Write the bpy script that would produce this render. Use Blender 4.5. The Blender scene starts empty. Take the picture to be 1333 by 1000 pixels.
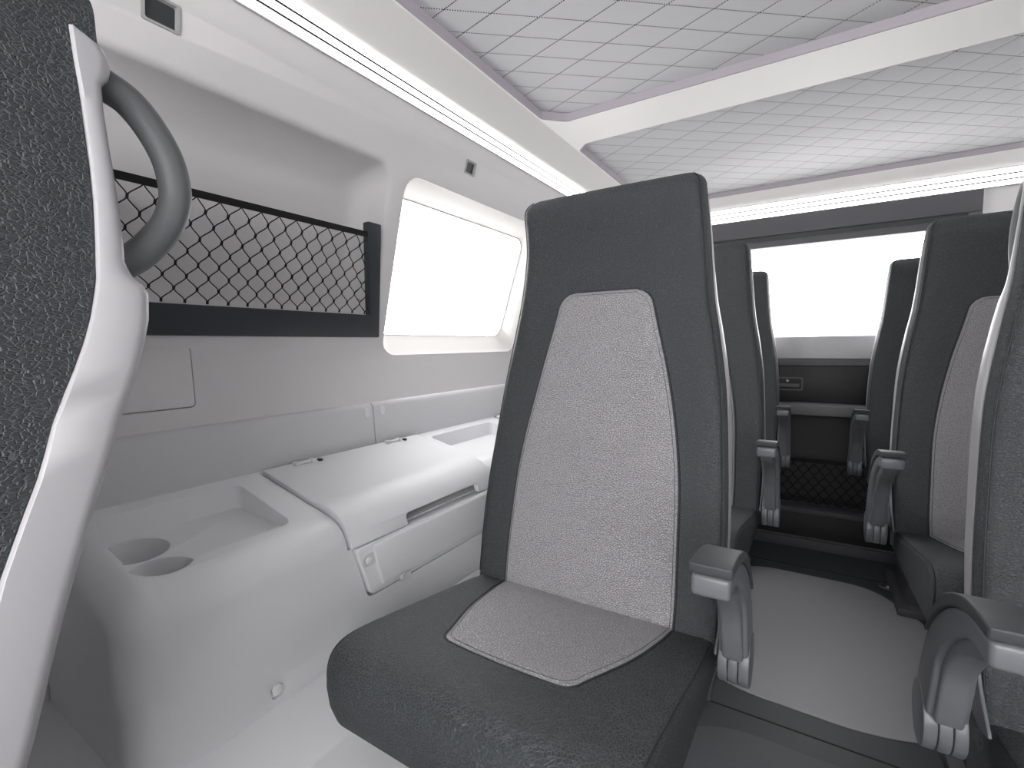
import bpy, bmesh, math, random
from mathutils import Vector, Matrix
random.seed(3)
C = bpy.context.scene
H = 0.95                                   # eye height above the cabin floor

# ------------------------------------------------------------------ camera
cam_d = bpy.data.cameras.new('camera'); cam = bpy.data.objects.new('camera', cam_d)
C.collection.objects.link(cam); C.camera = cam
cam_d.sensor_width = 36.0; cam_d.lens = 623.54 / 1333.0 * 36.0
cam_d.clip_start = 0.01; cam_d.clip_end = 100
R_ = Vector((0.84782562, 0.53008508, -0.01419623)); U_ = Vector((-0.03034407, 0.07522552, 0.99670475)); F_ = Vector((-0.52940623, 0.84460105, -0.07986306))
m = Matrix((R_, U_, -F_)).transposed().to_4x4(); m.translation = Vector((0, 0, H)); cam.matrix_world = m

# ------------------------------------------------------------------ world and exposure
w = bpy.data.worlds.new('world'); C.world = w; w.use_nodes = True
wb = w.node_tree.nodes['Background']; wb.inputs[0].default_value = (1.0, 0.99, 0.985, 1); wb.inputs[1].default_value = 9.0
C.view_settings.view_transform = 'Standard'; C.view_settings.look = 'None'
C.view_settings.exposure = 0.16; C.view_settings.gamma = 1.0; C.view_settings.use_curve_mapping = False
BAR = 5.0                                  # brightness of the ceiling light strips

# ------------------------------------------------------------------ materials
def node(nt, t, **kw):
    n = nt.nodes.new(t)
    for k, v in kw.items(): setattr(n, k, v)
    return n
def mat(name, col, rough=0.5, spec=0.5, metal=0.0, bump=0.0, scale=400.0, kind='noise', var=0.0, coat=0):
    M = bpy.data.materials.new(name); M.use_nodes = True; nt = M.node_tree; b = nt.nodes['Principled BSDF']
    b.inputs['Base Color'].default_value = (*col, 1); b.inputs['Roughness'].default_value = rough
    b.inputs['Specular IOR Level'].default_value = spec; b.inputs['Metallic'].default_value = metal
    tc = node(nt, 'ShaderNodeTexCoord')
    if var:
        n = node(nt, 'ShaderNodeTexNoise'); n.inputs['Scale'].default_value = scale; n.inputs['Detail'].default_value = 2
        nt.links.new(tc.outputs['Object'], n.inputs['Vector'])
        r = node(nt, 'ShaderNodeValToRGB'); r.color_ramp.elements[0].position = .35; r.color_ramp.elements[1].position = .65
        r.color_ramp.elements[0].color = (*[c * (1 - var) for c in col], 1); r.color_ramp.elements[1].color = (*[c * (1 + var) for c in col], 1)
        nt.links.new(n.outputs['Fac'], r.inputs['Fac']); nt.links.new(r.outputs['Color'], b.inputs['Base Color'])
    if bump:
        n = node(nt, 'ShaderNodeTexNoise'); n.inputs['Scale'].default_value = scale; n.inputs['Detail'].default_value = 3
        nt.links.new(tc.outputs['Object'], n.inputs['Vector'])
        bp = node(nt, 'ShaderNodeBump'); bp.inputs['Strength'].default_value = bump; bp.inputs['Distance'].default_value = 0.0006
        nt.links.new(n.outputs['Fac'], bp.inputs['Height']); nt.links.new(bp.outputs['Normal'], b.inputs['Normal'])
    return M
def leather(name, col, vein, scale=210.0, strength=.55, rough=.58):
    M = bpy.data.materials.new(name); M.use_nodes = True; nt = M.node_tree; b = nt.nodes['Principled BSDF']
    b.inputs['Roughness'].default_value = rough; b.inputs['Specular IOR Level'].default_value = .5
    tc = node(nt, 'ShaderNodeTexCoord')
    ns = node(nt, 'ShaderNodeTexNoise'); ns.inputs['Scale'].default_value = 35; ns.inputs['Detail'].default_value = 2
    nt.links.new(tc.outputs['Object'], ns.inputs['Vector'])
    mx = node(nt, 'ShaderNodeVectorMath', operation='MULTIPLY_ADD'); mx.inputs[1].default_value = (.006, .006, .006)
    nt.links.new(ns.outputs['Color'], mx.inputs[0]); nt.links.new(tc.outputs['Object'], mx.inputs[2])
    mp = node(nt, 'ShaderNodeMapping'); mp.inputs['Scale'].default_value = (1, 1, 1.7); nt.links.new(mx.outputs[0], mp.inputs['Vector'])
    v = node(nt, 'ShaderNodeTexVoronoi', feature='DISTANCE_TO_EDGE'); v.inputs['Scale'].default_value = scale
    nt.links.new(mp.outputs[0], v.inputs['Vector'])
    r = node(nt, 'ShaderNodeMapRange'); r.inputs['From Max'].default_value = .16; nt.links.new(v.outputs['Distance'], r.inputs['Value'])
    bp = node(nt, 'ShaderNodeBump'); bp.inputs['Strength'].default_value = strength; bp.inputs['Distance'].default_value = 0.002
    nt.links.new(r.outputs[0], bp.inputs['Height']); nt.links.new(bp.outputs['Normal'], b.inputs['Normal'])
    mc = node(nt, 'ShaderNodeMix', data_type='RGBA'); mc.inputs['A'].default_value = (*vein, 1); mc.inputs['B'].default_value = (*col, 1)
    nt.links.new(r.outputs[0], mc.inputs['Factor']); nt.links.new(mc.outputs['Result'], b.inputs['Base Color'])
    return M
def emis(name, col, s):
    M = bpy.data.materials.new(name); M.use_nodes = True; nt = M.node_tree; nt.nodes.clear()
    e = node(nt, 'ShaderNodeEmission'); e.inputs[0].default_value = (*col, 1); e.inputs[1].default_value = s
    o = node(nt, 'ShaderNodeOutputMaterial'); nt.links.new(e.outputs[0], o.inputs[0]); return M
def pane_mat(name):
    M = bpy.data.materials.new(name); M.use_nodes = True; nt = M.node_tree; nt.nodes.clear()
    t = node(nt, 'ShaderNodeBsdfTransparent'); g = node(nt, 'ShaderNodeBsdfGlossy'); g.inputs['Roughness'].default_value = .02
    x = node(nt, 'ShaderNodeMixShader'); x.inputs[0].default_value = .03; nt.links.new(t.outputs[0], x.inputs[1]); nt.links.new(g.outputs[0], x.inputs[2])
    o = node(nt, 'ShaderNodeOutputMaterial'); nt.links.new(x.outputs[0], o.inputs[0]); return M
def quilt_mat():
    M = bpy.data.materials.new('quilted_fabric'); M.use_nodes = True; nt = M.node_tree; b = nt.nodes['Principled BSDF']
    b.inputs['Roughness'].default_value = .9; b.inputs['Specular IOR Level'].default_value = .1
    tc = node(nt, 'ShaderNodeTexCoord'); sp = node(nt, 'ShaderNodeSeparateXYZ'); nt.links.new(tc.outputs['Object'], sp.inputs[0])
    def M2(op, a, bb=None, c=None):
        n = node(nt, 'ShaderNodeMath', operation=op)
        for i, v in enumerate((a, bb, c)):
            if v is None: continue
            if isinstance(v, (int, float)): n.inputs[i].default_value = v
            else: nt.links.new(v, n.inputs[i])
        return n.outputs[0]
    def lin(cx, cy): return M2('ADD', M2('MULTIPLY', sp.outputs[0], cx), M2('MULTIPLY', sp.outputs[1], cy))
    lines = []; puffs = []; gaps = []
    def add(dist, along, duty):
        ln = M2('LESS_THAN', dist, .0016)
        lines.append(M2('MULTIPLY', ln, M2('LESS_THAN', M2('FRACT', M2('DIVIDE', along, .0056)), duty))); gaps.append(M2('MULTIPLY', ln, .7))
        puffs.append(M2('MINIMUM', M2('DIVIDE', dist, .018), 1.0))
    # first stitch direction: straight parallel rows
    a = math.radians(40.0)
    q = M2('DIVIDE', M2('SUBTRACT', lin(-math.sin(a), math.cos(a)), 1.1692), .0711)
    add(M2('MULTIPLY', M2('ABSOLUTE', M2('SUBTRACT', q, M2('ROUND', q))), .0711), lin(math.cos(a), math.sin(a)), .6)
    # second direction: rows that fan out slowly towards the rear
    dx = M2('SUBTRACT', 1.53, sp.outputs[0]); mm = M2('MAXIMUM', M2('DIVIDE', M2('SUBTRACT', sp.outputs[1], .47), dx), .002)
    q = M2('DIVIDE', M2('SUBTRACT', M2('POWER', mm, .37), .560), .0388)
    cell = M2('MULTIPLY', M2('MULTIPLY', M2('POWER', mm, .63), .0388 / .37), dx)
    add(M2('MULTIPLY', M2('ABSOLUTE', M2('SUBTRACT', q, M2('ROUND', q))), cell), dx, .7)
    L = M2('MAXIMUM', *lines)
    mc = node(nt, 'ShaderNodeMix', data_type='RGBA'); mc.inputs['A'].default_value = (.56, .56, .575, 1); mc.inputs['B'].default_value = (.80, .80, .80, 1)
    nt.links.new(M2('MAXIMUM', *gaps), mc.inputs['Factor'])
    md = node(nt, 'ShaderNodeMix', data_type='RGBA'); md.inputs['B'].default_value = (.02, .02, .022, 1)
    nt.links.new(mc.outputs['Result'], md.inputs['A']); nt.links.new(L, md.inputs['Factor']); nt.links.new(md.outputs['Result'], b.inputs['Base Color'])
    h = M2('POWER', M2('MULTIPLY', puffs[0], puffs[1]), .5)
    bp = node(nt, 'ShaderNodeBump'); bp.inputs['Strength'].default_value = .35; bp.inputs['Distance'].default_value = .003
    nt.links.new(h, bp.inputs['Height']); nt.links.new(bp.outputs['Normal'], b.inputs['Normal'])
    return M
M = dict(
    wall=mat('warm_grey_lining', (.64, .625, .63), .62, .3, bump=.10, scale=300),
    cons=mat('pale_grey_moulding', (.64, .645, .665), .5, .35, bump=.15, scale=900),
    back=mat('grey_back_panel', (.54, .54, .555), .55, .3, bump=.10, scale=700),
    reveal=mat('window_reveal_cream', (.80, .785, .76), .6, .3),
    leather=leather('dark_leather', (.026, .031, .033), (.062, .070, .074), strength=.55),
    insert=leather('light_grey_leather', (.44, .432, .45), (.30, .293, .308), strength=1.0, rough=.55),
    pipe=mat('dark_piping', (.015, .018, .02), .6),
    stitch=mat('grey_thread', (.10, .10, .105), .8),
    shell=mat('satin_white_shell', (.37, .365, .38), .38, .5),
    cap=mat('white_cap', (.72, .72, .73), .4),
    arm=mat('grey_armrest', (.125, .13, .142), .38, .5, bump=.15, scale=1200),
    pad=mat('charcoal_pad', (.05, .053, .058), .55, .4, bump=.3, scale=1200),
    handle=mat('grey_grip', (.10, .105, .11), .5, .4, bump=.3, scale=1000),
    frame=mat('net_frame_slate', (.035, .042, .047), .5, .4),
    net=mat('black_cord', (.004, .004, .005), .8),
    quilt=quilt_mat(), mauve=mat('mauve_edge', (.37, .335, .375), .6),
    beam=mat('off_white_beam', (.86, .85, .83), .55, .3),
    cove=mat('cove_grey', (.68, .67, .655), .55, .3),
    slot=mat('slot_charcoal', (.03, .034, .037), .5), socket=mat('socket_rim', (.35, .35, .35), .4),
    rear=mat('charcoal_rear_trim', (.092, .09, .098), .55, .3, bump=.3, scale=700),
    rearlo=mat('black_rear_panel', (.020, .020, .021), .5, .3, bump=.2, scale=700),
    rearband=mat('grey_rear_band', (.42, .42, .435), .5, .3, var=.06, scale=260),
    recess=mat('recess_lining', (.075, .075, .078), .7, .2), ledge=mat('rear_shelf_grey', (.13, .13, .135), .5, .3, bump=.2, scale=700),
    floor=mat('slate_floor', (.055, .062, .066), .45, .4, bump=.15, scale=500),
    inlay=mat('grey_floor_mat', (.36, .355, .37), .42, .45, bump=.15, scale=500),
    inlay2=mat('blue_grey_floor_mat', (.085, .090, .098), .5, .4, bump=.3, scale=500),
    seam=mat('floor_seam', (.008, .009, .010), .7),
    metal=mat('satin_metal', (.35, .35, .36), .3, .5, metal=.9),
    led=emis('light_strip', (1, 1, 1), BAR), housing=mat('light_housing', (.30, .30, .31), .5),
    pane=pane_mat('clear_pane'), gasket=mat('gasket', (.20, .20, .21), .5), dark=mat('dark_bulkhead', (.05, .053, .057), .6),
)

# ------------------------------------------------------------------ helpers
def link(name, me, m, parent=None, smooth=True, angle=35):
    o = bpy.data.objects.new(name, me); C.collection.objects.link(o)
    if m is not None: me.materials.append(m)
    if parent: o.parent = parent
    if smooth:
        me.shade_smooth()
        try: me.set_sharp_from_angle(angle=math.radians(angle))
        except Exception: pass
    return o
def from_bm(name, bm, m, parent=None, smooth=True, angle=35):
    bmesh.ops.remove_doubles(bm, verts=bm.verts, dist=1e-6)
    bmesh.ops.recalc_face_normals(bm, faces=bm.faces)
    me = bpy.data.meshes.new(name); bm.to_mesh(me); bm.free()
    return link(name, me, m, parent, smooth, angle)
def empty(name, loc, label, cat, group=None):
    o = bpy.data.objects.new(name, None); C.collection.objects.link(o); o.location = loc; o.empty_display_size = .05
    o['label'] = label; o['category'] = cat
    if group: o['group'] = group
    return o
def tag(o, label, cat, group=None):
    o['label'] = label; o['category'] = cat
    if group: o['group'] = group
    return o
def struct(o, label=None):
    o['kind'] = 'structure'
    if label: o['label'] = label
    return o
def add_prism(bm, poly, fn, a, b):
    """poly: list of 2D points, fn(p, t)->3D ; closed solid between t=a and t=b"""
    A = [bm.verts.new(fn(p, a)) for p in poly]; B = [bm.verts.new(fn(p, b)) for p in poly]
    n = len(poly); sides = []
    for i in range(n): sides.append(bm.faces.new((A[i], A[(i + 1) % n], B[(i + 1) % n], B[i])))
    f1 = bm.faces.new(A[::-1]); f2 = bm.faces.new(B)
    return A, B, sides, (f1, f2)
def XZ(p, t): return (p[0], t, p[1] + H)          # section polygons are (x, z relative to the eye), swept along y
def bevel_bm(bm, r, seg=3, ang=30, edges=None):
    bm.normal_update(); bmesh.ops.recalc_face_normals(bm, faces=bm.faces)
    if edges is None: edges = [e for e in bm.edges if len(e.link_faces) == 2 and e.calc_face_angle(0) > math.radians(ang)]
    bmesh.ops.bevel(bm, geom=edges, offset=r, segments=seg, profile=.5, affect='EDGES', clamp_overlap=True)
def box(name, lo, hi, m, parent=None, r=.003, seg=2):
    bm = bmesh.new()
    vs = [bm.verts.new((x, y, z)) for x in (lo[0], hi[0]) for y in (lo[1], hi[1]) for z in (lo[2], hi[2])]
    for f in ((0, 1, 3, 2), (4, 6, 7, 5), (0, 4, 5, 1), (2, 3, 7, 6), (0, 2, 6, 4), (1, 5, 7, 3)): bm.faces.new([vs[i] for i in f])
    if r: bevel_bm(bm, r, seg)
    return from_bm(name, bm, m, parent)
def prism_obj(name, poly, fn, a, b, m, parent=None, r=.003, seg=2, ang=30):
    bm = bmesh.new(); add_prism(bm, poly, fn, a, b)
    if r: bevel_bm(bm, r, seg, ang)
    return from_bm(name, bm, m, parent)
def rrect(x0, x1, y0, y1, r, n=6):
    out = []
    for cx, cy, a0 in ((x1 - r, y1 - r, 0), (x0 + r, y1 - r, 90), (x0 + r, y0 + r, 180), (x1 - r, y0 + r, 270)):
        for i in range(n + 1):
            a = math.radians(a0 + 90 * i / n); out.append((cx + r * math.cos(a), cy + r * math.sin(a)))
    return out
def boolean(o, cutters):
    for c in cutters:
        md = o.modifiers.new('cut', 'BOOLEAN'); md.operation = 'DIFFERENCE'; md.solver = 'EXACT'; md.object = c
    dg = bpy.context.evaluated_depsgraph_get(); dg.update()
    me = bpy.data.meshes.new_from_object(o.evaluated_get(dg)); o.modifiers.clear(); o.data = me
    for c in cutters: bpy.data.objects.remove(c, do_unlink=True)
    me.shade_smooth(); me.set_sharp_from_angle(angle=math.radians(35))
    return o
def bevel_obj(o, wdt, seg=3, ang=40):
    md = o.modifiers.new('bevel', 'BEVEL'); md.width = wdt; md.segments = seg; md.limit_method = 'ANGLE'; md.angle_limit = math.radians(ang)
    md.use_clamp_overlap = True; md.harden_normals = False
    dg = bpy.context.evaluated_depsgraph_get(); dg.update()
    me = bpy.data.meshes.new_from_object(o.evaluated_get(dg)); o.modifiers.clear(); o.data = me
    me.shade_smooth(); me.set_sharp_from_angle(angle=math.radians(50)); return o
def add_tube(bm, pts, r, n=6, sx=1.0, cap=True):
    """tube along 3D points; r number or list"""
    P = [Vector(p) for p in pts]; rings = []; prev = None
    for i, p in enumerate(P):
        t = (P[min(i + 1, len(P) - 1)] - P[max(i - 1, 0)]).normalized()
        if prev is None:
            ref = Vector((1, 0, 0)) if abs(t.x) < .8 else Vector((0, 0, 1)); nrm = (ref - t * ref.dot(t)).normalized()
        else: nrm = (prev - t * prev.dot(t)).normalized()
        prev = nrm; bn = t.cross(nrm); rr = r[i] if isinstance(r, (list, tuple)) else r
        rings.append([bm.verts.new(p + nrm * (rr * sx * math.cos(2 * math.pi * k / n)) + bn * (rr * math.sin(2 * math.pi * k / n))) for k in range(n)])
    for a, b in zip(rings[:-1], rings[1:]):
        for k in range(n): bm.faces.new((a[k], a[(k + 1) % n], b[(k + 1) % n], b[k]))
    if cap: bm.faces.new(rings[0][::-1]); bm.faces.new(rings[-1])
def tube(name, pts, r, m, parent=None, n=8, sx=1.0):
    bm = bmesh.new(); add_tube(bm, pts, r, n, sx); return from_bm(name, bm, m, parent, angle=60)
def interp(x, xs, ys):
    if x <= xs[0]: return ys[0]
    for i in range(len(xs) - 1):
        if x <= xs[i + 1]: return ys[i] + (ys[i + 1] - ys[i]) * (x - xs[i]) / (xs[i + 1] - xs[i])
    return ys[-1]
def spl(x, xs, ys):
    """smooth (monotone-ish Catmull) interpolation"""
    if x <= xs[0]: return ys[0]
    if x >= xs[-1]: return ys[-1]
    for i in range(len(xs) - 1):
        if x <= xs[i + 1]: break
    def sl(j):
        j0 = max(j - 1, 0); j1 = min(j + 1, len(xs) - 1); return (ys[j1] - ys[j0]) / (xs[j1] - xs[j0])
    h = xs[i + 1] - xs[i]; t = (x - xs[i]) / h
    return (2*t**3 - 3*t*t + 1) * ys[i] + (t**3 - 2*t*t + t) * h * sl(i) + (-2*t**3 + 3*t*t) * ys[i + 1] + (t**3 - t*t) * h * sl(i + 1)
def smooth_path(pts, n=6):
    out = []; P = [Vector(p) for p in pts]
    for i in range(len(P) - 1):
        p0 = P[max(i - 1, 0)]; p1 = P[i]; p2 = P[i + 1]; p3 = P[min(i + 2, len(P) - 1)]
        for k in range(n):
            t = k / n; out.append(.5 * ((2 * p1) + (p2 - p0) * t + (2*p0 - 5*p1 + 4*p2 - p3) * t*t + (3*p1 - p0 - 3*p2 + p3) * t**3))
    out.append(P[-1]); return out

YF, YB = -0.95, 2.60            # the cabin runs from behind the camera to the rear wall
XM = 0.03                       # cabin centre line
def mir(p): return (2 * XM - p[0], p[1])
def wx(zr, off=0.0): return -(1.1124 - .458 * zr) - off * .909      # slanted side lining, off = outwards

# ------------------------------------------------------------------ floor
struct(box('floor', (-1.25, YF, -.04), (1.32, 2.75, 0), M['floor'], r=0))
def flat_poly(name, pts, z0, z1, m, parent=None, r=.0008):
    return prism_obj(name, pts, lambda p, t: (p[0], p[1], t), z0, z1, m, parent, r=r, seg=1)
def round_poly(pts, r, n=5):
    out = []; k = len(pts)
    for i in range(k):
        p = Vector(pts[i]); a = (Vector(pts[i - 1]) - p); b = (Vector(pts[(i + 1) % k]) - p)
        rr = min(r, a.length * .45, b.length * .45); a = a.normalized() * rr + p; b = b.normalized() * rr + p
        for j in range(n + 1):
            t = j / n; q = a * (1 - t)**2 + p * 2 * t * (1 - t) + b * t * t; out.append((q.x, q.y))
    return out
tag(flat_poly('floor_mat', round_poly([(-.30, 1.46), (-.16, 1.375), (.16, 1.365), (.36, 1.45), (.36, 2.00), (.22, 2.225), (-.17, 2.225), (-.30, 2.10)], .09), 0, .003, M['inlay']),
    'pale grey rounded floor mat lying in the middle of the aisle', 'floor mat')
tag(flat_poly('floor_mat', round_poly([(-.34, -.6), (.40, -.6), (.40, 1.10), (.17, 1.225), (-.15, 1.225), (-.34, 1.10)], .07), 0, .003, M['inlay2']),
    'blue-grey floor mat beside the front seat, nearest the camera', 'floor mat')
for y in (1.293, 2.305):
    struct(box('trim_%d' % (1 if y < 2 else 2), (-.62, y - .0018, 0), (.68, y + .0018, .0012), M['seam'], r=0))
def ring_bolt(x, y, label):
    e = empty('floor_anchor', (x, y, 0), label, 'floor fitting', 'round anchors set in the floor')
    bm = bmesh.new(); n = 28
    prof = [(.030, 0), (.030, .003), (.026, .005), (.021, .003), (.019, .001)]
    rings = [[bm.verts.new((r * math.cos(2*math.pi*k/n), r * math.sin(2*math.pi*k/n), z)) for k in range(n)] for r, z in prof]
    for a, b in zip(rings[:-1], rings[1:]):
        for k in range(n): bm.faces.new((a[k], a[(k+1) % n], b[(k+1) % n], b[k]))
    bm.faces.new(rings[-1]); from_bm('ring', bm, M['rear'], e)
    bm = bmesh.new(); bmesh.ops.create_cone(bm, cap_ends=True, segments=16, radius1=.009, radius2=.007, depth=.005, matrix=Matrix.Translation((0, 0, .0035)))
    from_bm('bolt', bm, M['metal'], e)
ring_bolt(.305, 1.385, 'round dark anchor with a bolt in the floor beside the nearest right seat')
ring_bolt(.275, 2.27, 'round dark anchor in the floor near the rear end of the aisle')

# ------------------------------------------------------------------ side walls
inner = [(-1.115, -.95), (-1.098, -.16), (-1.118, -.035), (wx(0), 0.0), (wx(.588), .588)]
outer = [(-.99, .64), (-1.26, .0), (-1.26, -.95)]
def prism_yz(name, outline, x_in, x_out):
    """cutter: outline list of (y, zr); from the lining outwards by x_out, starting inside the cabin by x_in"""
    bm = bmesh.new()
    def fn(p, t): return (wx(p[1]) - t, p[0] + 0, p[1] + H)
    add_prism(bm, outline, fn, x_in, x_out); return from_bm(name, bm, None, smooth=False)
def rake(poly, k=-.19): return [(y + k * z, z) for y, z in poly]
win_o = rake(rrect(1.032, 1.79, -.024, .451, .05))          # opening in the lining (y at zr=0)
win_i = rake(rrect(1.045, 1.735, .040, .412, .045))         # the pane, set outwards
wl = prism_obj('wall_left', inner + outer, XZ, YF, YB + .14, M['wall'], r=0)
win2_o = rake(rrect(2.05, 2.50, -.024, .451, .05))
niche_o = rake(rrect(-.25, .985, .088, .455, .035), -.20)
niche_i = rake(rrect(-.20, .935, .120, .385, .03), -.20)
def taper_cut(name, A, B, d, start=-.02):
    bm = bmesh.new(); n = len(A)
    def P(p, t): return bm.verts.new((wx(p[1]) - t, p[0], p[1] + H))
    r0 = [P(p, start) for p in A]; r1 = [P(p, 0) for p in A]; r2 = [P(p, d) for p in B]
    mids = []
    for i in range(1, 9):
        q = i / 9 * math.pi / 2; k1, k2 = 1 - math.cos(q), math.sin(q)
        mids.append([P((a[0] + (b[0] - a[0]) * k1, a[1] + (b[1] - a[1]) * k1), d * k2) for a, b in zip(A, B)])
    seq = [r0, r1] + mids + [r2]
    for a, b in zip(seq[:-1], seq[1:]):
        for k in range(n): bm.faces.new((a[k], a[(k+1) % n], b[(k+1) % n], b[k]))
    bm.faces.new(r0[::-1]); bm.faces.new(r2); return from_bm(name, bm, None, smooth=False)
sock1 = rake(rrect(.425, .475, .506, .540, .003), -.13); sock2 = rake(rrect(1.222, 1.267, .508, .540, .003), -.13)
boolean(wl, [taper_cut('cut', niche_o, niche_i, .105)]); bevel_obj(wl, .012, 4, 50)
boolean(wl, [prism_yz('cut', win_o, -.02, .4),
             prism_yz('cut', [(p[0], p[1]) for p in sock1], -.02, .012), prism_yz('cut', sock2, -.02, .012)])
bevel_obj(wl, .008, 3, 35); struct(wl)
def make_window(n, sign=1):
    """reveal (ring between opening and pane), gasket and pane"""
    def X(p, t): return wx(p[1]) - t
    def MX(x): return x if sign > 0 else 2 * XM - x
    bm = bmesh.new(); k = len(win_o)
    def ring(A, t): return [bm.verts.new((MX(X(p, t)), p[0], p[1] + H)) for p in A]
    def scale(A, s):
        cy = sum(p[0] for p in A) / k; cz = sum(p[1] for p in A) / k; return [(cy + (p[0] - cy) * s, cz + (p[1] - cz) * s) for p in A]
    r0 = ring(win_o, .004); r1 = ring(win_i, .052); r2 = ring(win_i, .06); r3 = ring(scale(win_o, 1.04), .06); r4 = ring(scale(win_o, 1.004), .006)
    rs = [r0, r1, r2, r3, r4, r0]
    for a, b in zip(rs[:-1], rs[1:]):
        for i in range(k): bm.faces.new((a[i], a[(i+1) % k], b[(i+1) % k], b[i]))
    o = struct(from_bm('window_%d' % n, bm, M['reveal'], angle=50))
    bm = bmesh.new()
    a = ring(win_i, .051); b = ring(scale(win_i, .993), .051); c = ring(scale(win_i, .993), .053); dd = ring(win_i, .053)
    rs = [a, b, c, dd, a]
    for p, q in zip(rs[:-1], rs[1:]):
        for i in range(k): bm.faces.new((p[i], p[(i+1) % k], q[(i+1) % k], q[i]))
    from_bm('gasket', bm, M['gasket'], o)
    bm = bmesh.new()
    a = ring(scale(win_i, 1.001), .054); b = ring(scale(win_i, 1.001), .057)
    for i in range(k): bm.faces.new((a[i], a[(i+1) % k], b[(i+1) % k], b[i]))
    bm.faces.new(a[::-1]); bm.faces.new(b); from_bm('pane', bm, M['pane'], o, smooth=False)
make_window(1)

wr = prism_obj('wall_right', [mir(p) for p in inner + outer], XZ, YF, YB + .14, M['wall'], r=0)
struct(wr)

# dark sockets high on the left wall
def socket(poly, label):
    e = empty('wall_socket', (wx(poly[0][1]), poly[0][0], poly[0][1] + H), label, 'socket', 'small square sockets under the light bar')
    L = e.location.copy()
    y0 = min(p[0] for p in poly); y1 = max(p[0] for p in poly); z0 = min(p[1] for p in poly); z1 = max(p[1] for p in poly)
    k = len(poly); cy = (y0 + y1) / 2; cz = (z0 + z1) / 2
    def sc(s, t): return [(wx(cz + (p[1] - cz) * s, 0) - t - L.x, cy + (p[0] - cy) * s - L.y, cz + (p[1] - cz) * s + H - L.z) for p in poly]
    bm = bmesh.new(); rs = [[bm.verts.new(v) for v in sc(s, t)] for s, t in ((1.06, -.0005), (1.06, -.003), (.88, -.003), (.84, .006))]
    for p, q in zip(rs[:-1], rs[1:]):
        for i in range(k): bm.faces.new((p[i], p[(i+1) % k], q[(i+1) % k], q[i]))
    from_bm('rim', bm, M['socket'], e)
    bm = bmesh.new(); add_prism(bm, list(range(k)), lambda i, t: sc(.86, t)[i], .004, .011); from_bm('insert', bm, M['slot'], e)
socket(sock1, 'dark square socket high on the left wall above the net pocket')
socket(sock2, 'dark square socket high on the left wall above the bright window')

# access panel low on the left wall
ap = [(y, z) for y, z in rrect(.20, .497, -.118, .005, .008, 3)]
bm = bmesh.new(); add_prism(bm, ap, lambda p, t: ((interp(p[1], [-.16, -.035, 0], [-1.098, -1.118, -1.1124])) + t, p[0], p[1] + H), -.003, .0035); bevel_bm(bm, .0015, 2, 40)
acp = tag(from_bm('access_panel', bm, M['wall']), 'flat rounded grey access panel on the left wall below the net pocket', 'panel')
def apx(z): return interp(z, [-.16, -.035, 0], [-1.098, -1.118, -1.1124])
gp = [(apx(z) + .0002, y, z + H) for y, z in rrect(.1985, .4985, -.1195, .0065, .009, 3)]
tube('panel_gap', gp + [gp[0]], .0014, M['housing'], acp, 5)

# ------------------------------------------------------------------ net pocket
npk = empty('net_pocket', (wx(.09), .4, .09 + H), 'black hexagon-mesh storage net in a dark frame on the left wall', 'storage net'); PL = npk.location.copy()
def NP(y, z, off=0.0): return Vector((wx(z) + off - PL.x, y - PL.y, z + H - PL.z))
def ny(z, y0): return y0 - .262 * z
# frame : bottom bar + upright, L-shaped, one piece
bm = bmesh.new()
def frm(poly, a, b):
    add_prism(bm, poly, lambda p, t: NP(p[0], p[1], t), a, b)
fpoly = [(-.3, .030)] + [(ny(z, 1.010), z) for z in (.030,)] + [(ny(.318, .985), .318), (ny(.318, .940), .318), (ny(.092, .968), .092), (-.3, .092)]
frm(fpoly, -.012, .010); bevel_bm(bm, .004, 2, 30); from_bm('frame', bm, M['frame'], npk)
bm = bmesh.new()
add_prism(bm, [(-.28, .283), (ny(.283, .975), .283), (ny(.295, .975), .295), (-.28, .295)], lambda p, t: NP(p[0], p[1], t), .003, .007)
from_bm('top_hem', bm, M['net'], npk)
bm = bmesh.new(); Wc, Hc = .0205, .0470; z_top, z_bot = .285, .094
def tri(u):                                         # flat-topped zigzag: strands run side by side for a short knot
    u = u % 1.0; v = 1 - abs(2 * u - 1)             # 0..1..0
    v = (v - .12) / .76; v = min(1, max(0, v)); return v * v * (3 - 2 * v) * .35 + v * .65
k = -40
while True:
    y0 = .5007 + k * Wc
    if y0 > .985: break
    if y0 > -.26:
        pts = []; tv = []; N = 72
        for i in range(N + 1):
            z = z_top + (z_bot - z_top) * i / N
            t = tri((z - .1684) / Hc)
            s = 1 if k % 2 == 0 else -1
            y = y0 + s * (t - .5) * (Wc - .0012)
            y += .0015 * math.sin(17 * y0 + 40 * z) - .04 * (z - .19)
            tv.append(t)
            if y < ny(z, .962): pts.append(NP(y, z, .006 - .014 * math.sin(math.pi * i / N)))
        if len(pts) > 3: add_tube(bm, pts, [.0019 if tt in (0, 1) else .0012 for tt in tv][:len(pts)], 5)
    k += 1
from_bm('netting', bm, M['net'], npk, angle=80)

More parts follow.
